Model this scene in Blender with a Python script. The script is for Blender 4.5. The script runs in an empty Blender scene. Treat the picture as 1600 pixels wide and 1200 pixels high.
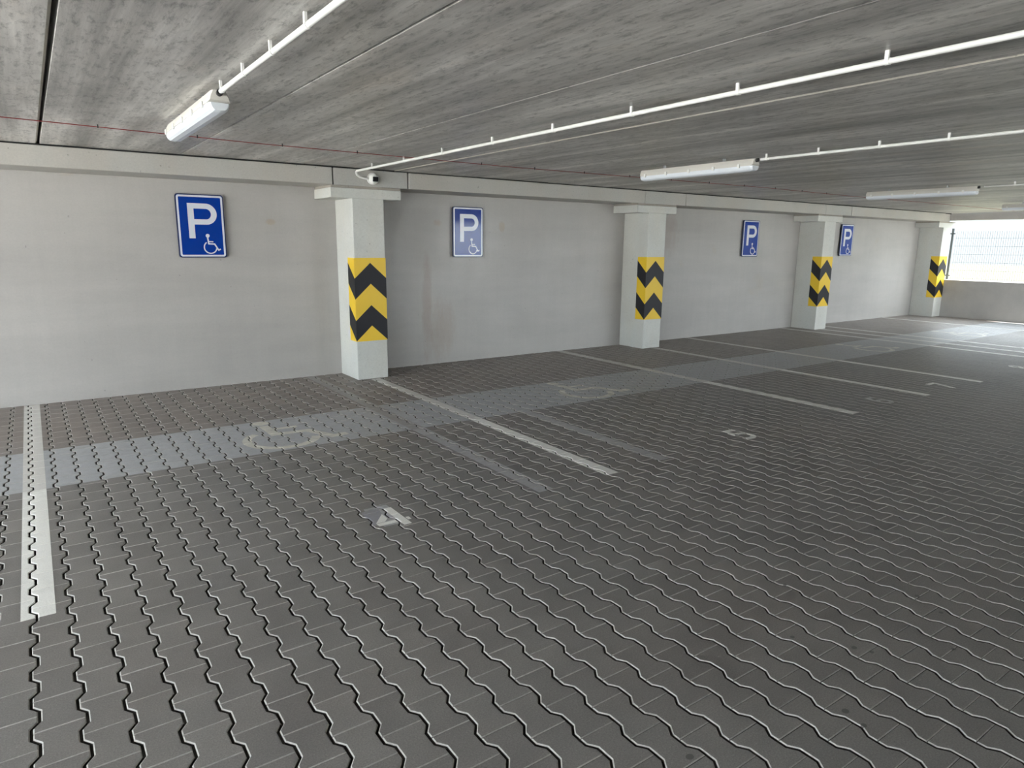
import bpy, bmesh, math, random
import numpy as np
from mathutils import Vector, Matrix
PI = math.pi
C = bpy.context.scene.collection
SC = bpy.context.scene

# ------------------------------------------------------------------ camera
H = 1.7
cam_d = bpy.data.cameras.new('camera')
cam = bpy.data.objects.new('camera', cam_d); C.objects.link(cam)
F_PX, YAW, PITCH, ROLL = 1056.68, 0.6141, 0.2039, 0.0108
cam_d.sensor_fit = 'HORIZONTAL'; cam_d.sensor_width = 36.0
cam_d.lens = 36.0 * F_PX / 1600.0
cam_d.clip_start = 0.05; cam_d.clip_end = 500
fwd = Vector((math.sin(YAW) * math.cos(PITCH), math.cos(YAW) * math.cos(PITCH), -math.sin(PITCH)))
rt = Vector((math.cos(YAW), -math.sin(YAW), 0)); up = rt.cross(fwd)
r2 = math.cos(ROLL) * rt + math.sin(ROLL) * up
u2 = -math.sin(ROLL) * rt + math.cos(ROLL) * up
m = Matrix((r2, u2, -fwd)).transposed().to_4x4(); m.translation = (0, 0, H)
cam.matrix_world = m
SC.camera = cam

# ------------------------------------------------------------------ light
SC.view_settings.view_transform = 'Standard'
SC.view_settings.look = 'None'
SC.view_settings.gamma = 1.0
SC.view_settings.use_curve_mapping = False
SC.view_settings.exposure = 2.14
world = bpy.data.worlds.new('sky'); SC.world = world; world.use_nodes = True
wn = world.node_tree.nodes; wl = world.node_tree.links
bg = wn['Background']
bg.inputs['Color'].default_value = (0.85, 0.94, 1.0, 1)
# hazy sky: brightest on the sun's side and overhead, dim low down beyond the right end
tc = wn.new('ShaderNodeTexCoord'); sx = wn.new('ShaderNodeSeparateXYZ'); wl.new(tc.outputs['Generated'], sx.inputs[0])
def wmap(sock, a, b, c, d):
    r = wn.new('ShaderNodeMapRange'); r.interpolation_type = 'SMOOTHSTEP'
    for k, v in zip((1, 2, 3, 4), (a, b, c, d)): r.inputs[k].default_value = v
    wl.new(sock, r.inputs[0]); return r.outputs[0]
e_ = wmap(sx.outputs['Z'], 0.10, 0.45, 0.0, 1.0); s_ = wmap(sx.outputs['X'], 0.45, 0.85, 1.0, 0.0)
mx = wn.new('ShaderNodeMath'); mx.operation = 'MAXIMUM'; wl.new(e_, mx.inputs[0]); wl.new(s_, mx.inputs[1])
wl.new(wmap(mx.outputs[0], 0.0, 1.0, 0.27, 2.9), bg.inputs['Strength'])
sun_d = bpy.data.lights.new('sun', 'SUN'); sun = bpy.data.objects.new('sun', sun_d); C.objects.link(sun)
sun_d.energy = 17.0; sun_d.angle = math.radians(0.6); sun_d.color = (1.0, 0.95, 0.89)
sun.rotation_euler = (math.radians(-38), math.radians(12), 0)    # high sun from beyond the back wall side
try:
    SC.cycles.use_denoising = True
    SC.cycles.max_bounces = 12; SC.cycles.diffuse_bounces = 8
    SC.cycles.sample_clamp_indirect = 6.0
except Exception:
    pass

# ------------------------------------------------------------------ measures
YW, YF, ZC = 8.506, 7.945, 2.572      # wall face, beam / column front, ceiling
ZB = 2.362                            # underside of edge beam
XR = 19.07                            # inner face of the right end wall
XL, YB = -5.6, -5.0                  # open left side, rear side
COLS = [3.232, 8.275, 13.385, 18.66]  # left face of each column
CWD = 0.41

# ------------------------------------------------------------------ materials
def mat(name):
    m = bpy.data.materials.new(name); m.use_nodes = True
    return m, m.node_tree.nodes, m.node_tree.links, m.node_tree.nodes['Principled BSDF']
def plain(name, col, rough=0.5, metal=0.0, spec=0.5):
    m, n, l, b = mat(name)
    b.inputs['Base Color'].default_value = (*col, 1); b.inputs['Roughness'].default_value = rough
    b.inputs['Metallic'].default_value = metal; b.inputs['Specular IOR Level'].default_value = spec
    return m
def pos(n, l, scale=(1, 1, 1), off=(0, 0, 0)):
    g = n.new('ShaderNodeNewGeometry'); mp = n.new('ShaderNodeMapping')
    mp.inputs['Scale'].default_value = scale; mp.inputs['Location'].default_value = off
    l.new(g.outputs['Position'], mp.inputs['Vector']); return mp.outputs['Vector']
def noise(n, l, vec, scale, detail=4, rough=0.55, dist=0.0):
    t = n.new('ShaderNodeTexNoise'); t.inputs['Scale'].default_value = scale
    t.inputs['Detail'].default_value = detail; t.inputs['Roughness'].default_value = rough
    t.inputs['Distortion'].default_value = dist
    l.new(vec, t.inputs['Vector']); return t.outputs['Fac']
def ramp(n, l, fac, stops):
    r = n.new('ShaderNodeValToRGB'); e = r.color_ramp.elements
    while len(e) < len(stops): e.new(0.5)
    for k, (p, c) in enumerate(stops):
        e[k].position = p; e[k].color = (*c, 1) if len(c) == 3 else c
    l.new(fac, r.inputs['Fac']); return r.outputs['Color']
def grey(v): return (v, v, v)
def mix(n, l, mode, fac, a, b):
    x = n.new('ShaderNodeMix'); x.data_type = 'RGBA'; x.blend_type = mode
    for s, v in ((x.inputs[0], fac), (x.inputs[6], a), (x.inputs[7], b)):
        if hasattr(v, 'links'): l.new(v, s)
        elif isinstance(v, (int, float)): s.default_value = v
        else: s.default_value = (*v, 1)
    return x.outputs[2]
def math_(n, l, op, a, b=0.0, clamp=False):
    x = n.new('ShaderNodeMath'); x.operation = op; x.use_clamp = clamp
    for s, v in ((x.inputs[0], a), (x.inputs[1], b)):
        if hasattr(v, 'links'): l.new(v, s)
        else: s.default_value = v
    return x.outputs[0]
def bump(n, l, b, h, strength, dist=0.01):
    bp = n.new('ShaderNodeBump'); bp.inputs['Strength'].default_value = strength
    bp.inputs['Distance'].default_value = dist
    l.new(h, bp.inputs['Height']); l.new(bp.outputs['Normal'], b.inputs['Normal'])

def concrete(name, col, rough=0.6, blotch=0.10, pores=0.35, spec=0.4, seed=0.0, bstr=0.25):
    m, n, l, b = mat(name)
    v = pos(n, l, off=(seed, seed * 1.7, seed * .6))
    a = noise(n, l, v, 1.1, 5, 0.6, 0.4)
    c1 = ramp(n, l, a, [(0.3, grey(1 - blotch)), (0.7, grey(1.0))])
    f = noise(n, l, v, 55, 4, 0.7)
    c2 = ramp(n, l, f, [(0.3, grey(0.90)), (0.6, grey(1.0))])
    p = noise(n, l, v, 28, 2, 0.5)
    c3 = ramp(n, l, p, [(0.255, grey(1 - pores)), (0.285, grey(1.0))])
    w = noise(n, l, pos(n, l, (1, 1, 0.25), (seed + 3, 0, 0)), 2.3, 4, 0.6)
    tint = ramp(n, l, w, [(0.35, (1.0, 0.985, 0.95)), (0.65, (0.98, 1.0, 1.0))])
    c = mix(n, l, 'MULTIPLY', 1.0, col, c1)
    c = mix(n, l, 'MULTIPLY', 1.0, c, c2); c = mix(n, l, 'MULTIPLY', 1.0, c, c3); c = mix(n, l, 'MULTIPLY', 1.0, c, tint)
    l.new(c, b.inputs['Base Color'])
    b.inputs['Roughness'].default_value = rough; b.inputs['Specular IOR Level'].default_value = spec
    bump(n, l, b, math_(n, l, 'ADD', f, c3), bstr, 0.004)
    return m

def wall_material():
    m, n, l, b = mat('cast_concrete_wall')
    v = pos(n, l)
    big = ramp(n, l, noise(n, l, pos(n, l, (1, 1, 1.6)), 0.55, 5, 0.6, 0.6), [(0.3, grey(0.87)), (0.7, grey(1.0))])
    lay = ramp(n, l, noise(n, l, pos(n, l, (0.12, 1, 1.0)), 3.2, 4, 0.6, 0.3), [(0.35, grey(0.93)), (0.62, grey(1.0))])
    ver = ramp(n, l, noise(n, l, pos(n, l, (1, 1, 0.06)), 7.0, 4, 0.65), [(0.35, grey(0.97)), (0.6, grey(1.0))])
    fine = noise(n, l, v, 60, 4, 0.7)
    fc = ramp(n, l, fine, [(0.3, grey(0.95)), (0.6, grey(1.0))])
    pore = ramp(n, l, noise(n, l, v, 20, 2, 0.5), [(0.225, grey(0.72)), (0.25, grey(1.0))])
    stain = ramp(n, l, noise(n, l, pos(n, l, (1, 1, 0.8), (4, 0, 1)), 1.25, 3, 0.5, 0.5), [(0.70, (1, 1, 1)), (0.80, (1.0, 0.94, 0.84))])
    col = (0.445, 0.426, 0.402)
    c = mix(n, l, 'MULTIPLY', 1.0, col, big)
    for t in (lay, ver, fc, pore, stain): c = mix(n, l, 'MULTIPLY', 1.0, c, t)
    sp = n.new('ShaderNodeSeparateXYZ'); gg = n.new('ShaderNodeNewGeometry'); l.new(gg.outputs['Position'], sp.inputs[0])
    def blob(x0, z0, rx, rz, tint, amt):
        nonlocal c
        wob = math_(n, l, 'MULTIPLY', math_(n, l, 'SUBTRACT', noise(n, l, pos(n, l, (1, 1, 0.3)), 9.0, 4, 0.7), 0.5), 2.2)
        u = math_(n, l, 'DIVIDE', math_(n, l, 'SUBTRACT', sp.outputs['X'], x0), rx)
        w2 = math_(n, l, 'DIVIDE', math_(n, l, 'SUBTRACT', sp.outputs['Z'], z0), rz)
        d = math_(n, l, 'ADD', math_(n, l, 'ADD', math_(n, l, 'MULTIPLY', u, u), math_(n, l, 'MULTIPLY', w2, w2)), wob)
        f = n.new('ShaderNodeMapRange'); f.interpolation_type = 'SMOOTHSTEP'
        f.inputs[1].default_value = 1.3; f.inputs[2].default_value = 0.0; f.inputs[3].default_value = 0.0; f.inputs[4].default_value = amt
        l.new(d, f.inputs[0]); c = mix(n, l, 'MULTIPLY', f.outputs[0], c, tint)
    blob(4.52, 0.75, 0.09, 0.85, (0.82, 0.70, 0.62), 0.55)
    blob(4.75, 0.5, 0.22, 0.5, (0.88, 0.78, 0.70), 0.6)
    blob(2.42, 1.93, 0.07, 0.04, (0.95, 0.82, 0.60), 0.6)
    blob(4.70, 1.98, 0.07, 0.05, (0.95, 0.82, 0.62), 0.6)
    blob(5.78, 1.95, 0.06, 0.08, (0.95, 0.82, 0.60), 0.55)
    blob(9.35, 1.9, 0.35, 0.4, (0.90, 0.80, 0.76), 0.7)
    l.new(c, b.inputs['Base Color'])
    rr = ramp(n, l, noise(n, l, pos(n, l, (1, 1, 0.5)), 3.0, 4, 0.6), [(0.3, grey(0.30)), (0.7, grey(0.48))])
    l.new(rr, b.inputs['Roughness']); b.inputs['Specular IOR Level'].default_value = 0.45
    bump(n, l, b, math_(n, l, 'ADD', fine, noise(n, l, pos(n, l, (1, 1, 0.4)), 5, 3, 0.5)), 0.12, 0.006)
    return m

def ceiling_material():
    m, n, l, b = mat('hollow_core_soffit')
    v = pos(n, l)
    bands = ramp(n, l, noise(n, l, pos(n, l, (1, 0.035, 1)), 5.5, 5, 0.7), [(0.32, grey(0.50)), (0.5, grey(0.88)), (0.66, grey(1.22))])
    mott = ramp(n, l, noise(n, l, pos(n, l, (1, 0.28, 1), (7, 2, 0)), 1.6, 5, 0.62, 0.5), [(0.32, grey(0.58)), (0.62, grey(1.05))])
    flecks = ramp(n, l, noise(n, l, pos(n, l, (1.0, 0.30, 1)), 26, 6, 0.8, 0.3), [(0.36, grey(0.50)), (0.50, grey(1.0))])
    rust = ramp(n, l, noise(n, l, pos(n, l, (1, 0.35, 1), (1, 9, 0)), 2.2, 4, 0.6), [(0.55, (1, 1, 1)), (0.75, (1.0, 0.95, 0.90))])
    white = noise(n, l, pos(n, l, (1, 0.5, 1), (3, 3, 3)), 2.7, 5, 0.7, 1.0)
    wf = ramp(n, l, white, [(0.66, grey(0)), (0.76, grey(0.5))])
    c = mix(n, l, 'MULTIPLY', 1.0, (0.64, 0.62, 0.59), bands)
    for t in (mott, flecks, rust): c = mix(n, l, 'MULTIPLY', 1.0, c, t)
    c = mix(n, l, 'MIX', wf, c, (0.42, 0.41, 0.39))
    l.new(c, b.inputs['Base Color'])
    b.inputs['Roughness'].default_value = 0.42; b.inputs['Specular IOR Level'].default_value = 0.5
    bump(n, l, b, math_(n, l, 'ADD', noise(n, l, pos(n, l, (1, 0.2, 1)), 30, 4, 0.7), noise(n, l, pos(n, l, (1, 0.03, 1)), 16, 3, 0.6)), 0.22, 0.006)
    return m

def paver_color(n, l, base_tone=True):
    at = n.new('ShaderNodeAttribute'); at.attribute_name = 'tone'; at.attribute_type = 'GEOMETRY'
    per = ramp(n, l, at.outputs['Fac'], [(0.0, grey(0.86)), (0.5, grey(0.97)), (1.0, grey(1.08))])
    v = pos(n, l)
    big = noise(n, l, v, 0.42, 4, 0.6, 0.4)
    hue = ramp(n, l, big, [(0.36, (0.196, 0.190, 0.184)), (0.62, (0.203, 0.187, 0.176))])
    # browner bedding strip along the wall
    sep = n.new('ShaderNodeSeparateXYZ'); g = n.new('ShaderNodeNewGeometry'); l.new(g.outputs['Position'], sep.inputs[0])
    yy = math_(n, l, 'ADD', sep.outputs['Y'], math_(n, l, 'MULTIPLY', math_(n, l, 'SUBTRACT', noise(n, l, v, 0.9, 3), 0.5), 1.6))
    f = n.new('ShaderNodeMapRange'); f.inputs[1].default_value = 5.2; f.inputs[2].default_value = 7.2
    l.new(yy, f.inputs[0])
    c = mix(n, l, 'MIX', math_(n, l, 'MULTIPLY', f.outputs[0], 0.75), hue, (0.245, 0.205, 0.182))
    wear = ramp(n, l, noise(n, l, pos(n, l, off=(5, 5, 0)), 2.2, 5, 0.65), [(0.3, grey(0.86)), (0.7, grey(1.08))])
    grit = noise(n, l, v, 170, 3, 0.7)
    gc = ramp(n, l, grit, [(0.3, grey(0.74)), (0.62, grey(1.12)), (0.78, grey(1.5))])
    for t in (per, wear, gc): c = mix(n, l, 'MULTIPLY', 1.0, c, t)
    return c, grit
def paver_material():
    m, n, l, b = mat('concrete_paver')
    c, grit = paver_color(n, l); l.new(c, b.inputs['Base Color'])
    b.inputs['Roughness'].default_value = 0.50; b.inputs['Specular IOR Level'].default_value = 0.55
    bump(n, l, b, grit, 0.25, 0.002)
    return m
def chamfer_material():
    m, n, l, b = mat('worn_paver_edge')
    v = pos(n, l)
    c = ramp(n, l, noise(n, l, v, 60, 3, 0.7), [(0.3, (0.31, 0.30, 0.28)), (0.7, (0.45, 0.435, 0.41))])
    l.new(c, b.inputs['Base Color']); b.inputs['Roughness'].default_value = 0.75
    return m
def paint_material(name, col, wear=0.25, rough=0.45, fade=None, fadecol=None):
    m, n, l, b = mat(name)
    v = pos(n, l)
    w = noise(n, l, v, 14, 5, 0.75)
    under = (0.22, 0.207, 0.193)
    c = mix(n, l, 'MIX', ramp(n, l, w, [(0.30, grey(wear * 2.2)), (0.55, grey(wear * 0.4))]), col, under)
    c = mix(n, l, 'MULTIPLY', 1.0, c, ramp(n, l, noise(n, l, v, 150, 3, 0.7), [(0.3, grey(0.88)), (0.6, grey(1.05))]))
    if fade is not None:                                 # grey overpaint strip rolled across the line
        sep = n.new('ShaderNodeSeparateXYZ'); g = n.new('ShaderNodeNewGeometry'); l.new(g.outputs['Position'], sep.inputs[0])
        f1 = math_(n, l, 'GREATER_THAN', sep.outputs['Y'], 5.5)
        c = mix(n, l, 'MIX', math_(n, l, 'MULTIPLY', f1, fade), c, fadecol)
    l.new(c, b.inputs['Base Color']); b.inputs['Roughness'].default_value = rough
    return m

M = {}
M['wall'] = wall_material()
M['ceil'] = ceiling_material()
M['beam'] = concrete('beam_concrete', (0.47, 0.453, 0.425), 0.5, 0.12, seed=2)
M['column'] = concrete('column_concrete', (0.60, 0.60, 0.57), 0.42, 0.14, seed=5)
M['block'] = concrete('block_concrete', (0.46, 0.45, 0.425), 0.5, 0.10, seed=8)
M['mortar'] = concrete('mortar_stain', (0.36, 0.33, 0.29), 0.7, 0.25, seed=11)
M['joint'] = plain('dark_joint_filler', (0.02, 0.02, 0.02), 0.9)
M['lip'] = concrete('slab_edge_mortar', (0.55, 0.52, 0.46), 0.7, 0.2, seed=4)
M['paver'] = paver_material()
M['edge'] = chamfer_material()
M['sand'] = concrete('joint_sand', (0.045, 0.041, 0.036), 0.9, 0.2, seed=1)
M['white_paint'] = paint_material('white_floor_paint', (0.78, 0.775, 0.74), 0.05, 0.45, 0.42, (0.40, 0.375, 0.35))
M['band_paint'] = paint_material('blue_grey_floor_paint', (0.40, 0.415, 0.435), 0.16, 0.48)
M['ghost_paint'] = paint_material('grey_cover_paint', (0.38, 0.38, 0.395), 0.24, 0.42, 0.6, (0.25, 0.228, 0.21))
M['symbol_paint'] = paint_material('faded_cream_floor_paint', (0.64, 0.625, 0.55), 0.16, 0.45)
M['faded_number'] = paint_material('faded_white_floor_paint', (0.48, 0.48, 0.475), 0.30, 0.45)
M['lavender'] = paint_material('lavender_grey_floor_paint', (0.265, 0.265, 0.295), 0.15, 0.45)
M['oil'] = plain('dried_oil', (0.10, 0.096, 0.092), 0.45)
M['yellow'] = plain('yellow_film', (0.76, 0.50, 0.022), 0.38)
M['black'] = plain('black_film', (0.014, 0.014, 0.018), 0.45, spec=0.3)
M['blue'] = plain('blue_sign_film', (0.003, 0.035, 0.26), 0.07, spec=0.25)
M['navy'] = plain('navy_sign_rim', (0.008, 0.018, 0.075), 0.35)
M['sign_white'] = plain('white_sign_film', (0.62, 0.64, 0.70), 0.2, spec=0.6)
M['zinc'] = plain('zinc_steel', (0.42, 0.43, 0.44), 0.4, 0.9)
M['pvc'] = plain('white_plastic', (0.74, 0.74, 0.71), 0.4)
M['housing'] = plain('pale_grey_housing', (0.62, 0.60, 0.55), 0.45)
M['diffuser'] = plain('milky_diffuser', (0.70, 0.74, 0.78), 0.28, spec=0.5)
M['gland'] = plain('dark_rubber', (0.03, 0.03, 0.03), 0.6)
M['red'] = plain('red_cable_sheath', (0.28, 0.03, 0.03), 0.5)
M['glass_black'] = plain('smoked_lens', (0.008, 0.008, 0.01), 0.08)
M['fence'] = plain('grey_powder_coat', (0.26, 0.28, 0.28), 0.45, 0.2)
M['post'] = plain('anthracite_powder_coat', (0.06, 0.07, 0.075), 0.45, 0.2)
def grass_material():
    m, n, l, b = mat('pale_grass')
    c = ramp(n, l, noise(n, l, pos(n, l), 1.4, 5, 0.7), [(0.3, (0.022, 0.026, 0.013)), (0.7, (0.040, 0.039, 0.023))])
    l.new(c, b.inputs['Base Color']); b.inputs['Roughness'].default_value = 0.9; b.inputs['Specular IOR Level'].default_value = 0.1
    return m
M['grass'] = grass_material()
M['yard'] = concrete('yard_concrete', (0.55, 0.54, 0.53), 0.8, 0.15, seed=20)

# ------------------------------------------------------------------ helpers
class MB:
    def __init__(s): s.v = []; s.f = []; s.mi = []; s.smooth = []
    def add(s, vs, fs, mi=0, sm=False):
        o = len(s.v); s.v += [tuple(p) for p in vs]
        for f in fs: s.f.append(tuple(o + k for k in f)); s.mi.append(mi); s.smooth.append(sm)
    def box(s, a, b, mi=0, ch=0.0):
        if ch <= 0:
            x0, y0, z0 = a; x1, y1, z1 = b
            s.add([(x0, y0, z0), (x1, y0, z0), (x1, y1, z0), (x0, y1, z0), (x0, y0, z1), (x1, y0, z1), (x1, y1, z1), (x0, y1, z1)],
                  [(0, 3, 2, 1), (4, 5, 6, 7), (0, 1, 5, 4), (1, 2, 6, 5), (2, 3, 7, 6), (3, 0, 4, 7)], mi)
            return
        bm = bmesh.new(); bmesh.ops.create_cube(bm, size=1)
        for v in bm.verts:
            v.co = Vector([(a[k] + b[k]) / 2 + v.co[k] * (b[k] - a[k]) for k in range(3)])
        bmesh.ops.bevel(bm, geom=list(bm.edges), offset=ch, segments=2, affect='EDGES', profile=0.5)
        bm.verts.index_update()
        s.add([v.co[:] for v in bm.verts], [[v.index for v in f.verts] for f in bm.faces], mi); bm.free()
    def tube(s, pts, r, seg=10, mi=0, caps=True):
        pts = [Vector(p) for p in pts]; rings = []; prev = None
        for i, p in enumerate(pts):
            t = (pts[min(i + 1, len(pts) - 1)] - pts[max(i - 1, 0)]).normalized()
            if prev is None:
                a = Vector((0, 0, 1)) if abs(t.z) < 0.9 else Vector((1, 0, 0))
                prev = (a - t * a.dot(t)).normalized()
            n1 = (prev - t * prev.dot(t)).normalized(); prev = n1; n2 = t.cross(n1)
            rr = r[i] if isinstance(r, (list, tuple)) else r
            rings.append([p + (n1 * math.cos(2 * PI * k / seg) + n2 * math.sin(2 * PI * k / seg)) * rr for k in range(seg)])
        vs = [q for R in rings for q in R]; fs = []
        for i in range(len(pts) - 1):
            for k in range(seg):
                k2 = (k + 1) % seg
                fs.append((i * seg + k, i * seg + k2, (i + 1) * seg + k2, (i + 1) * seg + k))
        s.add(vs, fs, mi, True)
        if caps:
            s.add(rings[0], [tuple(range(seg))[::-1]], mi); s.add(rings[-1], [tuple(range(seg))], mi)
    def prism(s, poly, fn, d0, d1, mi=0):
        """poly (u,v) extruded between depths d0,d1; fn(u,v,d)->xyz"""
        k = len(poly)
        vs = [fn(u, v, d0) for u, v in poly] + [fn(u, v, d1) for u, v in poly]
        s.add(vs, [tuple(range(k))[::-1], tuple(range(k, 2 * k))] + [(i, (i + 1) % k, k + (i + 1) % k, k + i) for i in range(k)], mi)
    def strip(s, quads, fn, d0, d1, mi=0):
        for q in quads: s.prism(q, fn, d0, d1, mi)
    def build(s, name, mats, parent=None, loc=None):
        me = bpy.data.meshes.new(name); me.from_pydata(s.v, [], s.f)
        if not isinstance(mats, (list, tuple)): mats = [mats]
        for mm in mats: me.materials.append(mm)
        me.polygons.foreach_set('material_index', s.mi); me.polygons.foreach_set('use_smooth', s.smooth)
        me.validate(); me.update()
        bm = bmesh.new(); bm.from_mesh(me); bmesh.ops.recalc_face_normals(bm, faces=bm.faces); bm.to_mesh(me); bm.free()
        o = bpy.data.objects.new(name, me); C.objects.link(o)
        if loc: o.location = loc
        if parent: o.parent = parent
        return o
def tag(o, label, cat, group=None, kind=None):
    o['label'] = label; o['category'] = cat
    if group: o['group'] = group
    if kind: o['kind'] = kind
    return o
def thing(name, label, cat, loc, group=None):
    o = bpy.data.objects.new(name, None); C.objects.link(o); o.location = loc; o.empty_display_size = 0.1
    return tag(o, label, cat, group)
def structure(o): o['kind'] = 'structure'; return o
def copy_tree(o, parent=None):
    c = o.copy(); C.objects.link(c); c.parent = parent
    for ch in list(o.children): copy_tree(ch, c)
    return c
def stroke(pts, w, closed=False):
    """mitred quads along a 2-D polyline"""
    P = [Vector(p) for p in pts]; n = len(P); L = []; R = []
    for i, p in enumerate(P):
        a = P[(i - 1) % n] if (closed or i > 0) else None; b = P[(i + 1) % n] if (closed or i < n - 1) else None
        d1 = (p - a).normalized() if a is not None else (b - p).normalized()
        d2 = (b - p).normalized() if b is not None else d1
        n1 = Vector((-d1.y, d1.x)); n2 = Vector((-d2.y, d2.x)); mm = (n1 + n2).normalized()
        k = (w / 2) / max(0.35, mm.dot(n1)); L.append(p + mm * k); R.append(p - mm * k)
    q = []
    for i in range(n if closed else n - 1):
        j = (i + 1) % n; q.append([tuple(R[i]), tuple(R[j]), tuple(L[j]), tuple(L[i])])
    return q
def arc(cx, cy, r, a0, a1, n=16, ry=None):
    ry = ry or r
    return [(cx + r * math.cos(math.radians(a0 + (a1 - a0) * k / n)), cy + ry * math.sin(math.radians(a0 + (a1 - a0) * k / n))) for k in range(n + 1)]
def ring_quads(outer, inner):
    n = len(outer); return [[outer[i], outer[(i + 1) % n], inner[(i + 1) % n], inner[i]] for i in range(n)]
def rrect(x0, y0, x1, y1, r, n=6):
    p = []
    for cx, cy, a in ((x1 - r, y1 - r, 0), (x0 + r, y1 - r, 90), (x0 + r, y0 + r, 180), (x1 - r, y0 + r, 270)):
        p += arc(cx, cy, r, a, a + 90, n)
    return p

# ------------------------------------------------------------------ room shell
T = 0.25
def shell(name, a, b, m):
    k = MB(); k.box(a, b); return structure(k.build(name, m))
shell('wall_back', (XL, YW, -0.3), (XR + T, YW + T, ZC + 0.199), M['wall'])
w = MB()
w.box((XR, YB, -0.3), (XR + T, YW - 0.001, 0.93))                       # parapet
w.box((XR - 0.0, YB, 2.40), (XR + T, YW - 0.001, ZC - 0.013))           # lintel
structure(w.build('wall_right', M['wall']))
w = MB(); w.box((XL, YB - T, -0.3), (9.5, YB, ZC)); w.box((9.5, YB - T, -0.3), (XR + T, YB, 0.02)); w.box((9.5, YB - T, 2.45), (XR + T, YB, ZC))
structure(w.build('wall_front', M['wall']))
shell('roof_slab', (XL - 0.1, YB - T, ZC + 0.20), (XR + T + 0.1, YW + T, ZC + 0.45), M['beam'])

# ceiling: hollow-core slabs 1.2 m wide spanning away from the camera, open joints between them
k = MB(); x = 0.185 - 1.205 * 6; j = -6
drop = {3: 0.005, 5: 0.003}
gap = {0: 0.020, 1: 0.014, 2: 0.012, 3: 0.010, -1: 0.014}
rnd = random.Random(3)
while x < XR:
    g0 = gap.get(j, 0.007) / 2; x1 = x + 1.205; g1 = gap.get(j + 1, 0.007) / 2
    z = ZC - drop.get(j, 0.0)
    xa, xb = max(x + g0, XL), min(x1 - g1, XR + T)
    ya, yb = YB - T + 0.01, YW - 0.001
    c = 0.007 if j in (3, 5) else 0.0015; c2 = 0.014 if j == -1 else 0.003
    prof = [(xa, ZC + 0.2), (xa, z + c), (xa + c, z), (xb - c2, z), (xb, z + c2), (xb, ZC + 0.2)]
    vs = [(px, ya, pz) for px, pz in prof] + [(px, yb, pz) for px, pz in prof]
    k.add(vs, [(2, 3, 9, 8)], 0)
    k.add(vs, [(1, 2, 8, 7)], 1 if j in (3, 5) else 0); k.add(vs, [(3, 4, 10, 9)], 1 if j == -1 else 0)
    k.add(vs, [(0, 1, 7, 6), (4, 5, 11, 10), (5, 0, 6, 11), (0, 5, 4, 3, 2, 1), (6, 7, 8, 9, 10, 11)], 0)
    x = x1; j += 1
ceil = structure(k.build('ceiling', [M['ceil'], M['lip']]))

# exterior ground
k = MB(); k.box((XR + T + 0.01, -60, -0.4), (90, 60, -0.05)); structure(k.build('ground', M['grass']))
k = MB(); k.box((-60, -60, -0.4), (XL - 0.01, 60, -0.03)); k.box((XL, -60, -0.4), (XR + T, YB - T - 0.01, -0.03))
structure(k.build('ground', M['yard']))

# ------------------------------------------------------------------ floor of interlocking pavers
PX, PL, AMP = 0.1431, 0.2000, 0.0125
GX, GY = -0.1615, 2.651
G = 0.0050                                       # half the zigzag joint
def template():
    xl = lambda s: s * AMP
    ys = [0.1 - 0.0008, 0.068, 0.034, -0.034, -0.068, -0.1 + 0.0008]
    s = [-1, -1, 1, 1, -1, -1]
    left = [(s[i] * AMP + G, ys[i]) for i in range(6)]
    right = [(PX - s[i] * AMP - G, ys[i]) for i in range(6)]
    base = left + right[::-1]                    # counter-clockwise? left goes down, then right goes up
    def inset(poly, dz, ds):
        n = len(poly); out = []
        for i in range(n):
            p0, p, p1 = (np.array(poly[(i + d) % n]) for d in (-1, 0, 1))
            def ed(a, b):
                t = (b - a) / np.linalg.norm(b - a); nn = np.array([-t[1], t[0]])
                w = ds if abs(t[1]) < 0.05 and abs(a[1] - b[1]) < 1e-6 else dz
                return nn, nn @ a + w
            n1, c1 = ed(p0, p); n2, c2 = ed(p, p1)
            A = np.array([n1, n2])
            if abs(np.linalg.det(A)) < 1e-6: out.append(tuple(p + n1 * (c1 - n1 @ p)))
            else: out.append(tuple(np.linalg.solve(A, np.array([c1, c2]))))
        return out
    return base, inset(base, 0.0040, 0.0028)
BASE, TOP = template()
ZCH = -0.0038
NT = 12
tv = [(x, y, 0.0) for x, y in TOP] + [(x, y, ZCH) for x, y in BASE] + [(x, y, -0.016) for x, y in BASE]
tf = []; tm = []
for i in range(5): tf.append((i, i + 1, 10 - i, 11 - i)); tm.append(0)
for i in range(NT):
    j = (i + 1) % NT
    tf.append((NT + i, NT + j, j, i)); tm.append(1)
for i in range(NT):
    j = (i + 1) % NT
    tf.append((2 * NT + i, 2 * NT + j, NT + j, NT + i)); tm.append(2)
tv = np.array(tv); tf = np.array(tf)
PAV = {}                                          # (i, j) -> origin and small tilt
rng = np.random.default_rng(5)
FX0, FX1, FY0, FY1 = -4.0, XR - 0.02, -2.5, YW + 0.08
i0 = int(math.floor((FX0 - GX) / PX)); i1 = int(math.ceil((FX1 - GX) / PX))
orgs = []
for i in range(i0, i1):
    x0 = GX + i * PX; yj = GY - i * PL / 2 - PL / 2     # centre of paver j=0 sits half a length below its joint
    for jj in range(int(math.floor((FY0 - yj) / PL)), int(math.ceil((FY1 - yj) / PL))):
        orgs.append((i, jj, x0, yj + jj * PL))
orgs = np.array(orgs); NP = len(orgs)
dz = rng.normal(0, 0.0003, NP); tx = rng.normal(0, 0.0025, NP); ty = rng.normal(0, 0.0018, NP)
tone = np.clip(rng.normal(0.5, 0.2, NP), 0, 1)
V = np.repeat(tv[None], NP, 0).copy()
loc = V.copy()
V[:, :, 0] += orgs[:, 2][:, None]; V[:, :, 1] += orgs[:, 3][:, None]
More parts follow.
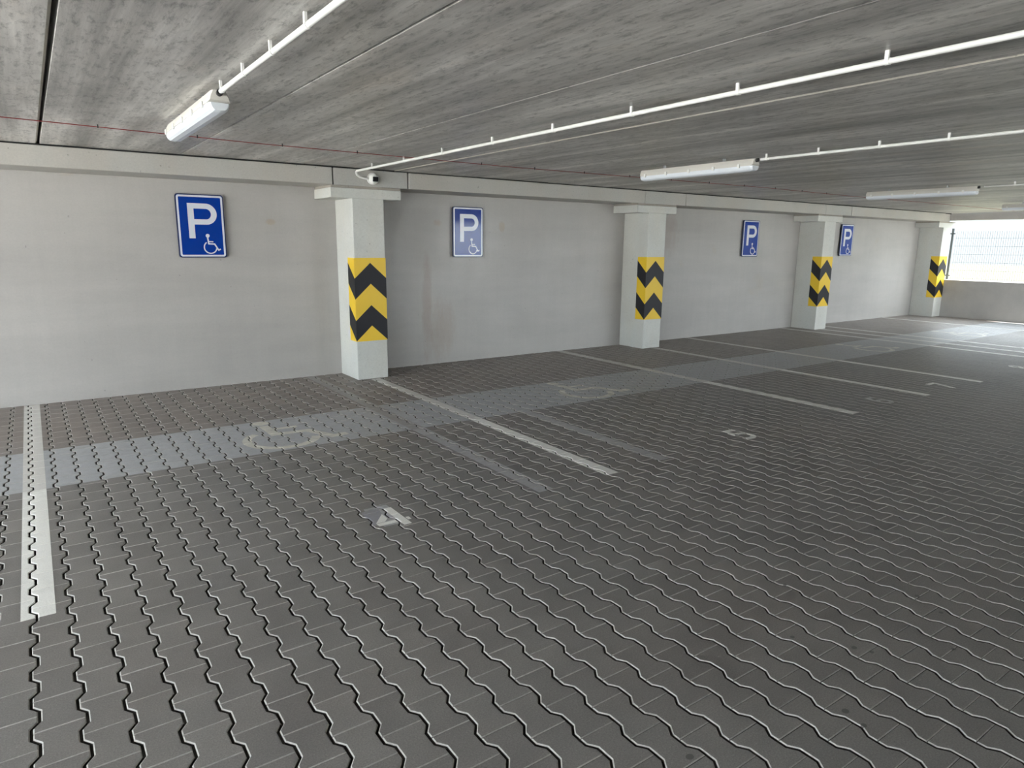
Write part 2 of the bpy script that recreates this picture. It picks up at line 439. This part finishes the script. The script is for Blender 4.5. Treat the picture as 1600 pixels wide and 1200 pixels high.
V[:, :, 2] += dz[:, None] + tx[:, None] * (loc[:, :, 0] - PX / 2) + ty[:, None] * loc[:, :, 1]
Fc = (tf[None] + (np.arange(NP) * len(tv))[:, None, None]).reshape(-1, 4)
mi = np.tile(np.array(tm), NP)
Vf = V.reshape(-1, 3)
nv = len(Vf)
def rect(x0, y0, x1, y1, z, mt):
    global Vf, Fc, mi
    n = len(Vf); Vf = np.vstack([Vf, [(x0, y0, z), (x1, y0, z), (x1, y1, z), (x0, y1, z)]])
    Fc = np.vstack([Fc, [[n, n + 1, n + 2, n + 3]]]); mi = np.append(mi, mt)
rect(XL, YB, XR, YW, -0.0125, 2)                        # joint sand
rect(XL, YB, FX0 - 0.05, YW, -0.0005, 0); rect(FX0 - 0.05, YB, XR, FY0 - 0.15, -0.0005, 0)
me = bpy.data.meshes.new('floor')
me.vertices.add(len(Vf)); me.vertices.foreach_set('co', Vf.ravel())
me.loops.add(len(Fc) * 4); me.loops.foreach_set('vertex_index', Fc.ravel().astype(np.int32))
me.polygons.add(len(Fc)); me.polygons.foreach_set('loop_start', (np.arange(len(Fc)) * 4).astype(np.int32))
me.polygons.foreach_set('loop_total', np.full(len(Fc), 4, dtype=np.int32))
me.polygons.foreach_set('material_index', mi.astype(np.int32))
me.polygons.foreach_set('use_smooth', np.zeros(len(Fc), dtype=bool))
me.update(); me.validate()
for mm in (M['paver'], M['edge'], M['sand']): me.materials.append(mm)
at = me.attributes.new('tone', 'FLOAT', 'POINT')
tt = np.full(len(Vf), 0.5); tt[:nv] = np.repeat(tone, len(tv)); at.data.foreach_set('value', tt)
floor = bpy.data.objects.new('floor', me); C.objects.link(floor); structure(floor)

# paint laid on the pavers: polygons are cut to each paver's top and bevels, so joints stay open
PIDX = {(int(a), int(b)): k for k, (a, b, _, _) in enumerate(orgs)}
def clip(poly, conv):
    out = poly
    n = len(conv)
    for i in range(n):
        ax, ay = conv[i]; bx, by = conv[(i + 1) % n]
        ex, ey = bx - ax, by - ay
        inp = out; out = []
        if not inp: return out
        for k in range(len(inp)):
            p = inp[k]; q = inp[(k + 1) % len(inp)]
            dp = ex * (p[1] - ay) - ey * (p[0] - ax); dq = ex * (q[1] - ay) - ey * (q[0] - ax)
            if dp >= 0: out.append(p)
            if (dp >= 0) != (dq >= 0):
                t = dp / (dp - dq); out.append(tuple(p[c] + t * (q[c] - p[c]) for c in range(3)))
    return out
def ccw(p):
    a = sum(p[i][0] * p[(i + 1) % len(p)][1] - p[(i + 1) % len(p)][0] * p[i][1] for i in range(len(p)))
    return p if a > 0 else p[::-1]
def paint(name, pieces, m, lift, label=None, cat='floor marking', group=None, parent=None, nf=17):
    mb = MB()
    for pc in pieces:
        pc = ccw([tuple(q) for q in pc])
        xs = [q[0] for q in pc]; ys = [q[1] for q in pc]
        for i in range(int((min(xs) - GX) / PX) - 2, int((max(xs) - GX) / PX) + 2):
            yj = GY - i * PL / 2 - PL / 2
            for jj in range(int((min(ys) - yj) / PL) - 2, int((max(ys) - yj) / PL) + 3):
                k = PIDX.get((i, jj))
                if k is None: continue
                vv = V[k]
                if vv[:, 0].max() < min(xs) or vv[:, 0].min() > max(xs) or vv[:, 1].max() < min(ys) or vv[:, 1].min() > max(ys): continue
                for f in tf[:nf]:
                    q = clip([tuple(vv[a]) for a in f], pc)
                    if len(q) >= 3:
                        mb.add([(a, b, c + lift) for a, b, c in q if True], [tuple(range(len(q)))])
    me = bpy.data.meshes.new(name); me.from_pydata(mb.v, [], mb.f); me.materials.append(m); me.validate(); me.update()
    o = bpy.data.objects.new(name, me); C.objects.link(o)
    if parent: o.parent = parent
    if label: tag(o, label, cat, group)
    return o
def R4(x0, y0, x1, y1): return [[(x0, y0), (x1, y0), (x1, y1), (x0, y1)]]
YT = YW - 0.01
paint('painted_band', R4(FX0 + .2, 5.50, XR - 0.05, 6.55), M['band_paint'], 0.0004,
      'wide faded blue-grey painted band running across all the bays parallel to the back wall', nf=5)
for nm, xx, y0, y1, lab in ((0, 2.81, 3.55, YT, 'faded grey covered-up line between number 4 and the white line by the nearest column'),
                          (1, 4.04, 3.58, 5.50, 'faded grey covered-up line between the first long white line and number 5')):
    paint('covered_line', R4(xx - .065, y0, xx + .065, y1), M['ghost_paint'], 0.0006, lab, nf=5)
GL = 'white bay lines on the pavers'
def line(x0, x1, y0, y1, lab):
    paint('painted_line', R4(x0, y0, x1, y1), M['white_paint'], 0.0009, lab, group=GL)
line(-0.21, -0.075, 3.545, YT, 'white bay line at the far left, widest in view, below the left wall')
line(3.385, 3.512, 3.555, YF - 0.005, 'white bay line starting at the foot of the nearest column')
line(6.86, 6.985, 3.555, YT, 'white bay line between number 5 and number 6')
line(8.475, 8.60, 3.555, YT, 'white bay line between number 6 and number 7, starting behind the second column')
line(9.965, 10.085, 3.555, YT, 'white bay line just beyond number 7, left of the third column')
line(12.96, 13.08, 3.55, YT, 'nearest of three closely spaced white lines by the third column')
line(13.55, 13.67, 3.55, YF - 0.005, 'middle one of three closely spaced white lines by the third column')
line(14.13, 14.25, 3.55, YT, 'farthest of three closely spaced white lines by the third column')
line(17.24, 17.36, 3.55, YT, 'white bay line nearest to the right end wall')

def wheelchair(cx, y0=5.53):
    q = []
    o = cx - 1.65
    T_ = lambda pts: [(x + o, y + (y0 - 5.53)) for x, y in pts]
    head = arc(1.63, 6.46, 0.075, 0, 360, 14)[:-1]
    q.append(T_(head))
    q += [T_(p) for p in stroke([(1.63, 6.36), (1.64, 6.02), (1.93, 6.00), (2.06, 5.70), (2.20, 5.72)], 0.085)]
    q += [T_(p) for p in stroke([(1.68, 6.20), (1.89, 6.19)], 0.06)]
    q += [T_(p) for p in stroke(arc(1.655, 5.86, 0.29, 125, 345, 22), 0.075)]
    return q
GW = 'faded wheelchair symbols on the painted band'
for cx, lab in ((1.65, 'faded cream wheelchair symbol on the band behind number 4'),
                (5.20, 'faded cream wheelchair symbol on the band left of the second column foot'),
                (11.75, 'faded wheelchair symbol on the band in front of the third column'),
                (15.45, 'faded wheelchair symbol on the band nearest the right end wall')):
    paint('wheelchair_symbol', wheelchair(cx), M['symbol_paint'], 0.0012, lab, group=GW)

# bay numbers
def digit(d):
    w = 0.052
    if d == 4:
        return [[(0.137, 0.0), (0.19, 0.0), (0.19, 0.31), (0.137, 0.31)]] + [[(0.0, 0.062), (0.125, 0.062), (0.125, 0.108), (0.0, 0.108)]] + \
               [[(0.195, 0.062), (0.218, 0.062), (0.218, 0.108), (0.195, 0.108)]] + [[(0.0, 0.112), (0.06, 0.112), (0.095, 0.15), (0.092, 0.232)]]
    if d == 5:
        return stroke([(0.18, 0.285), (0.055, 0.285), (0.045, 0.17)] + arc(0.09, 0.10, 0.085, 110, -110, 12, 0.075) + [(0.0, 0.04)], w)
    if d == 6:
        return stroke([(0.17, 0.27), (0.09, 0.285), (0.03, 0.20), (0.025, 0.10)] + arc(0.10, 0.095, 0.075, 180, 520, 16, 0.07), w)
    if d == 7:
        return stroke([(0.0, 0.285), (0.185, 0.285), (0.07, 0.0)], w)
    if d == 8:
        return stroke(arc(0.105, 0.225, 0.065, 0, 360, 14)[:-1], w, True) + stroke(arc(0.105, 0.085, 0.078, 0, 360, 14, 0.068)[:-1], w, True)
for d, x, y, mt, lab in ((4, 1.576, 3.563, 'white_paint', 'white number 4 painted on the pavers, with a grey patch on its left'),
                         (5, 5.105, 3.56, 'white_paint', 'white number 5 painted on the pavers in the second bay'),
                         (6, 7.66, 3.58, 'faded_number', 'faint worn number 6 on the pavers left of a bay line end'),
                         (7, 9.21, 3.58, 'white_paint', 'white number 7 on the pavers near the long line left of the third column'),
                         (8, 11.70, 3.56, 'white_paint', 'white number 8 on the pavers at the right edge of the photo')):
    paint('painted_number', [[(a + x, b + y) for a, b in p] for p in digit(d)], M[mt], 0.0012, lab, group='painted bay numbers')
paint('paint_patch', [[(1.567, 3.887), (1.552, 3.67), (1.575, 3.655), (1.674, 3.81), (1.685, 3.885), (1.64, 3.905)]], M['lavender'], 0.0006,
      'lavender-grey paint patch over an old number, touching the left of number 4')
paint('paint_patch', R4(1.60, 3.605, 1.76, 3.93), M['ghost_paint'], 0.0004, 'pale grey rectangular paint patch under number 4')

# dried oil drops (part of the floor)
drops = [(1.91, 2.02), (2.55, 1.62)]
mbp = []
for dx, dy, rr in ((1.655, 1.275, .016), (2.30, 1.02, .013), (2.32, 1.10, .016), (2.75, 1.30, .014), (2.78, 1.24, .011), (3.10, 1.05, .012), (3.45, 1.36, .014),
                   (3.38, 1.22, .012), (1.05, 1.62, .010), (5.63, 5.36, .06), (5.42, 5.02, .035), (5.32, 4.9, .02), (2.02, 4.6, .02), (2.4, 4.85, .015), (2.6, 1.5, .012), (4.1, 1.9, .013), (3.0, 1.8, .01)):
    mbp.append(arc(dx, dy, rr, 0, 360, 10, rr * 0.8)[:-1])
o = paint('oil_drops', mbp, M['oil'], 0.0003, parent=floor)
o['kind'] = 'structure'

# ------------------------------------------------------------------ columns with corbel and chevron panel
ZCH0, ZCH1 = 0.487, 1.516
def make_column():
    t = bpy.data.objects.new('concrete_column', None); C.objects.link(t)
    k = MB(); D = YW - YF - 0.002
    k.box((0, 0, 0), (CWD, D, 2.22), 0, 0.008); k.build('shaft', M['column'], t)
    k = MB(); k.box((-0.262, 0.0, 2.218), (CWD + 0.235, D, 2.332), 0, 0.006)
    k.build('corbel', M['column'], t)
    k = MB(); k.box((-0.255, 0.002, 2.332), (CWD + 0.232, D, ZB), 0, 0.004); k.build('mortar_bed', M['mortar'], t)
    # chevron panel folded round front and both sides
    e = 0.003; fl = 0.2
    path = [(-e, fl), (-e, -e), (CWD + e, -e), (CWD + e, fl)]     # plan of outer face
    k = MB()
    for (x0, y0), (x1, y1) in zip(path, path[1:]):
        k.add([(x0, y0, ZCH0), (x1, y1, ZCH0), (x1, y1, ZCH1), (x0, y0, ZCH1)], [(0, 1, 2, 3)])
    inn = [(0.0, fl), (0.0, 0.0), (CWD, 0.0), (CWD, fl)]
    for z in (ZCH0, ZCH1):
        for i in range(3): k.add([(*path[i], z), (*path[i + 1], z), (*inn[i + 1], z), (*inn[i], z)], [(0, 1, 2, 3)])
    for i in (0, 3): k.add([(*path[i], ZCH0), (*path[i], ZCH1), (*inn[i], ZCH1), (*inn[i], ZCH0)], [(0, 1, 2, 3)])
    pn = k.build('chevron_panel', M['yellow'], t)
    d = 0.0008
    for ztop in (1.456, 0.936):
        k = MB(); hgt = 0.256; dr = 0.19
        pts = [(-e - d, fl, 0), (-e - d, -e - d, dr), (CWD / 2, -e - d, 0), (CWD + e + d, -e - d, dr), (CWD + e + d, fl, 0)]
        for a, b in zip(pts, pts[1:]):
            zz = [max(ZCH0, ztop - hgt - a[2]), max(ZCH0, ztop - hgt - b[2]), ztop - b[2], ztop - a[2]]
            k.add([(a[0], a[1], zz[0]), (b[0], b[1], zz[1]), (b[0], b[1], zz[2]), (a[0], a[1], zz[3])], [(0, 1, 2, 3)])
        s = k.build('black_chevron', M['black'], pn)
    return t
colp = make_column()
LC = ['concrete column nearest the camera, with yellow and black chevron panel',
      'concrete column second from the left, with yellow and black chevron panel, between two parking signs',
      'concrete column third from the left, with yellow and black chevrons, left of the farthest parking sign',
      'concrete column in the far corner by the mesh fence, with yellow and black chevrons']
for i, x in enumerate(COLS):
    o = colp if i == 0 else copy_tree(colp)
    o.location = (x, YF, 0); tag(o, LC[i], 'column', 'concrete columns along the back wall')

# ------------------------------------------------------------------ edge beams and the blocks over the columns
ZT = 2.556
def beam(x0, x1, lab, nm='edge_beam', m='beam', yf=YF):
    k = MB(); k.box((x0, yf, ZB), (x1, YW - 0.002, ZT), 0, 0.006)
    o = k.build(nm, M[m]); tag(o, lab, 'beam' if nm == 'edge_beam' else 'concrete block', 'long edge beams' if nm == 'edge_beam' else 'blocks over the columns')
BL = [(3.018, 3.972), (8.178, 9.140), (13.385, 14.345)]
beam(XL + 0.1, 3.000, 'long concrete edge beam at the far left, above the first parking sign')
beam(3.990, 8.166, 'long concrete edge beam between the nearest column and the second column')
beam(9.152, 13.373, 'long concrete edge beam between the second column and the third column')
beam(14.357, 18.68, 'long concrete edge beam between the third column and the far corner')
beam(BL[0][0], BL[0][1], 'short concrete block over the nearest column, carrying the security camera', 'beam_block', 'block', YF + 0.004)
beam(BL[1][0], BL[1][1], 'short concrete block over the second column', 'beam_block', 'block', YF + 0.004)
beam(BL[2][0], BL[2][1], 'short concrete block over the third column', 'beam_block', 'block', YF + 0.004)
beam(18.70, XR - 0.005, 'short concrete block over the far corner column', 'beam_block', 'block', YF + 0.05)
k = MB(); k.box((XL + 0.1, YF + 0.03, ZT - 0.003), (XR - 0.01, YW - 0.002, ZC + 0.0)); k.build('trim_1', M['joint'])['kind'] = 'structure'
k = MB()
for a in (3.009, 3.981, 8.172, 9.146, 13.379, 14.351, 18.69):
    k.box((a - 0.0105, YF + 0.06, ZB + 0.002), (a + 0.0105, YW - 0.002, ZT))
k.build('trim_2', M['joint'])['kind'] = 'structure'

# ------------------------------------------------------------------ parking signs
def make_sign():
    t = bpy.data.objects.new('parking_sign', None); C.objects.link(t)
    W_, H_ = 0.505, 0.70
    fn = lambda u, v, d: (u, -d, v)
    k = MB()
    # folded tray: rim plus back
    k.prism(rrect(0, 0, W_, H_, 0.03), fn, 0.020, 0.045)
    k.build('backing_tray', M['navy'], t)
    k = MB(); k.prism(rrect(0.010, 0.010, W_ - 0.010, H_ - 0.010, 0.026), fn, 0.045, 0.0458); face = k.build('sign_face', M['blue'], t)
    k = MB(); k.strip(ring_quads(rrect(0.012, 0.012, W_ - 0.012, H_ - 0.012, 0.026), rrect(0.032, 0.032, W_ - 0.032, H_ - 0.032, 0.010)), fn, 0.0458, 0.0464)
    k.build('white_border', M['sign_white'], face)
    k = MB()
    u0, v0, v1 = 0.118, 0.215, 0.600                      # letter P
    sw = 0.064; yb = v1 - 0.232
    k.prism([(u0, v0), (u0 + sw, v0), (u0 + sw, v1), (u0, v1)], fn, 0.0458, 0.0466)
    ro = (v1 - yb) / 2; cy = (v1 + yb) / 2; cx = u0 + 0.19
    k.prism([(u0 + sw, v1 - 0.058), (cx, v1 - 0.058), (cx, v1), (u0 + sw, v1)], fn, 0.0458, 0.0466)
    k.prism([(u0 + sw, yb), (cx, yb), (cx, yb + 0.058), (u0 + sw, yb + 0.058)], fn, 0.0458, 0.0466)
    outr = arc(cx, cy, ro + 0.0, -90, 90, 20); inn = arc(cx, cy, ro - 0.062, -90, 90, 20, ro - 0.058)
    for i in range(20): k.prism([outr[i], outr[i + 1], inn[i + 1], inn[i]], fn, 0.0458, 0.0466)
    k.build('letter_p', M['sign_white'], face)
    k = MB()
    cx, cy = 0.338, 0.118
    k.prism(arc(0.310, 0.245, 0.021, 0, 360, 16)[:-1], fn, 0.0458, 0.0466)
    k.strip(stroke([(0.308, 0.225), (0.316, 0.155), (0.378, 0.153), (0.418, 0.085), (0.440, 0.096)], 0.015), fn, 0.0458, 0.0466)
    k.strip(stroke([(0.316, 0.180), (0.366, 0.178)], 0.012), fn, 0.0458, 0.0466)
    k.strip(stroke(arc(cx - 0.006, cy - 0.003, 0.067, 125, 350, 24), 0.013), fn, 0.0458, 0.0466)
    k.build('wheelchair_symbol', M['sign_white'], face)
    for z in (0.12, 0.58):
        k = MB(); k.box((0.10, -0.020, z - 0.02), (W_ - 0.10, 0.0, z + 0.02)); k.build('mounting_rail', M['zinc'], t)
    for z in (0.004, 0.696):
        k = MB(); k.tube([(W_ / 2, -0.034, z - 0.008), (W_ / 2, -0.034, z + 0.008)], 0.007, 8); k.build('rivet', M['zinc'], t)
    return t
sp = make_sign()
SG = [(1.384, 1.512, 'blue disabled parking sign at the far left, largest of the four wall signs'),
      (4.918, 1.510, 'blue disabled parking sign between the nearest column and the second column'),
      (11.437, 1.508, 'disabled parking sign washed out by glare, between the second and third columns'),
      (14.946, 1.516, 'disabled parking sign just right of the third column, farthest of the wall signs')]
for i, (x, z, lab) in enumerate(SG):
    o = sp if i == 0 else copy_tree(sp)
    o.location = (x, YW - 0.001, z); tag(o, lab, 'sign', 'disabled parking signs on the back wall')

# ------------------------------------------------------------------ ceiling luminaires
def make_lamp():
    t = bpy.data.objects.new('ceiling_lamp', None); C.objects.link(t)
    L = 1.50
    def loft(prof, y0, y1, endin, name, m):
        k = MB(); n = len(prof)
        secs = [(y0, 0.80), (y0 + endin * .4, 0.94), (y0 + endin, 1.0), (y1 - endin, 1.0), (y1 - endin * .4, 0.94), (y1, 0.80)]
        zt = max(p[1] for p in prof); vs = []
        for y, s in secs: vs += [(px * s, y, zt + (pz - zt) * s) for px, pz in prof]
        fs = []
        for a in range(5):
            for i in range(n): j = (i + 1) % n; fs.append((a * n + i, a * n + j, (a + 1) * n + j, (a + 1) * n + i))
        fs += [tuple(range(n)), tuple(range(5 * n, 6 * n))[::-1]]
        k.add(vs, fs, 0, False); return k.build(name, m, t)
    loft([(-0.040, -0.006), (0.040, -0.006), (0.056, -0.040), (0.062, -0.062), (0.064, -0.072), (-0.064, -0.072), (-0.062, -0.062), (-0.056, -0.040)], -0.003, L + 0.003, 0.03, 'housing', M['housing'])
    loft([(-0.060, -0.072), (0.060, -0.072), (0.058, -0.090), (0.050, -0.108), (0.034, -0.120), (0.0, -0.124), (-0.034, -0.120), (-0.050, -0.108), (-0.058, -0.090)], 0.0, L, 0.05, 'diffuser', M['diffuser'])
    for y in (0.38, 1.18):
        k = MB(); k.box((-0.06, y - 0.015, -0.006), (0.06, y + 0.015, -0.002)); k.box((-0.012, y - 0.012, -0.004), (0.012, y + 0.012, 0.0275))
        k.build('bracket', M['zinc'], t)
    for y in (0.15, 0.46, 0.78, 1.10, 1.41):
        for s in (-1, 1):
            k = MB(); k.box((s * 0.068 - 0.005, y - 0.014, -0.086), (s * 0.068 + 0.005, y + 0.014, -0.050), 0, 0.002); k.build('clip', M['pvc'], t)
    k = MB(); k.tube([(0, -0.026, -0.019), (0, 0.004, -0.022)], 0.018, 12); k.build('cable_gland', M['gland'], t)
    return t
lp = make_lamp()
LM = [(0.985, 4.32, 'white trough ceiling lamp at upper left, nearest to the camera'),
      (5.885, 4.27, 'white trough ceiling lamp in the middle, right of the second column top'),
      (10.66, 4.18, 'dim trough ceiling lamp above the third column'),
      (15.30, 4.02, 'trough ceiling lamp at the right edge, in front of the end opening')]
for i, (x, y, lab) in enumerate(LM):
    o = lp if i == 0 else copy_tree(lp)
    o.location = (x, y, ZC - 0.028); tag(o, lab, 'ceiling lamp', 'trough lamps under the ceiling')

# ------------------------------------------------------------------ conduits and cable
CZ, CR = ZC - 0.046, 0.0135
def conduit(x, ys, clips, lab, extra=None, r=CR):
    t = thing('cable_conduit', lab, 'conduit', (x, ys[1], ZC), 'white conduits under the ceiling')
    pts = [(0, ys[0] - ys[1], CZ - ZC), (0, -0.02 if not extra else 0.0, CZ - ZC)]
    if extra: pts += extra
    k = MB(); k.tube(pts, r, 12); k.build('pipe', M['pvc'], t)
    for y in clips:
        k = MB(); yy = y - ys[1]
        k.tube([(0, yy - 0.010, CZ - ZC), (0, yy + 0.010, CZ - ZC)], r + 0.003, 12)
        k.box((-0.006 - 0.010, yy - 0.009, CZ - ZC), (0.006 - 0.010, yy + 0.009, -0.0005))
        k.build('clip', M['pvc'], t)
    return t
conduit(0.985, (-5, 4.29), [4.22, 3.75, 3.27, 2.80, 2.3, 1.7], 'white conduit running to the upper left ceiling lamp')
conduit(5.885, (-5, 4.24), [4.15, 3.62, 3.08, 2.55, 2.0, 1.4, 0.8], 'white conduit running to the middle ceiling lamp')
conduit(10.66, (-5, 4.12), [3.75, 3.0, 2.2], 'white conduit running to the dim ceiling lamp above the third column', r=0.010)
bend = [(0.0, 0.05, -0.048), (0.0, 0.080, -0.058), (0.012, 0.092, -0.085), (0.05, 0.095, -0.110), (0.12, 0.095, -0.122), (0.16, 0.10, -0.122)]
o = conduit(3.27, (-5, 7.80), [1.72, 2.52, 3.33, 4.14, 4.95, 5.8, 6.6, 7.4], 'long white conduit running to the security camera over the nearest column', bend)

# security camera
t = thing('security_camera', 'white turret security camera with black window on the block over the nearest column', 'security camera', (3.50, YF + 0.002, 2.455))
k = MB(); k.tube([(0, 0, 0), (0, -0.028, 0)], 0.070, 24); k.build('base_plate', M['pvc'], t)
k = MB(); k.tube([(0, -0.028, 0), (0, -0.040, 0), (0, -0.062, -0.002), (0, -0.080, -0.004), (0, -0.090, -0.005)], [0.066, 0.066, 0.060, 0.048, 0.026], 24); k.build('dome', M['pvc'], t)
k = MB(); k.box((-0.030, -0.100, -0.038), (0.040, -0.055, 0.020), 0, 0.010); w_ = k.build('lens_window', M['glass_black'], t)

# red linear cable
P_ = [(-6.8, 6.0), (-3.0, 6.12), (-0.06, 6.265), (1.76, 6.44), (4.6, 6.50), (8.86, 6.28), (11.3, 6.35), (14, 6.3), (18.9, 6.3)]
pts = []
for i in range(len(P_) - 1):
    for s in range(6): f = s / 6; pts.append((P_[i][0] + f * (P_[i + 1][0] - P_[i][0]), P_[i][1] + f * (P_[i + 1][1] - P_[i][1]), ZC - 0.024))
t = thing('red_cable', 'thin red cable crossing under the ceiling parallel to the back wall', 'cable', (0, 6.3, ZC))
k = MB(); k.tube([(a, b - 6.3, c - ZC) for a, b, c in pts], 0.0033, 6); k.build('sheath', M['red'], t)
def yat(x):
    for (a, b), (c, d) in zip(P_, P_[1:]):
        if a <= x <= c: return b + (d - b) * (x - a) / (c - a)
for i in range(17):
    x = -0.9 + i * 0.72
    k = MB(); k.box((x - .004, yat(x) - 6.3 - .004, -0.031), (x + .004, yat(x) - 6.3 + .004, -0.0055)); k.build('clip', M['gland'], t)

# ------------------------------------------------------------------ mesh fence outside the right opening
XF = 19.45
t = thing('mesh_fence', 'welded wire mesh fence outside the opening in the right end wall', 'fence', (XF, 0, 0))
panels = [(8.00 - 2.5 * i, 8.00 - 2.5 * (i + 1)) for i in range(4)]
for a, b in panels:
    k = MB()
    y = a - 0.05
    while y > b + 0.02:
        k.box((-0.0025, y - 0.0025, 0.10), (0.0025, y + 0.0025, 2.14)); y -= 0.05
    z = 0.17
    while z < 2.13:
        for s in (-0.0055, 0.0055): k.box((s - 0.003, b + 0.02, z - 0.003), (s + 0.003, a - 0.02, z + 0.003))
        z += 0.2
    k.build('mesh_panel', M['fence'], t)
for y in [8.03] + [p[1] for p in panels]:
    k = MB(); k.box((-0.055, y - 0.022, -0.06), (-0.012, y + 0.022, 2.21), 0, 0.003); p = k.build('post', M['post'], t)
    for z in (1.03, 2.08):
        k = MB(); k.box((-0.066, y - 0.07, z - 0.014), (-0.056, y + 0.07, z + 0.014)); k.build('clamp', M['post'], p)
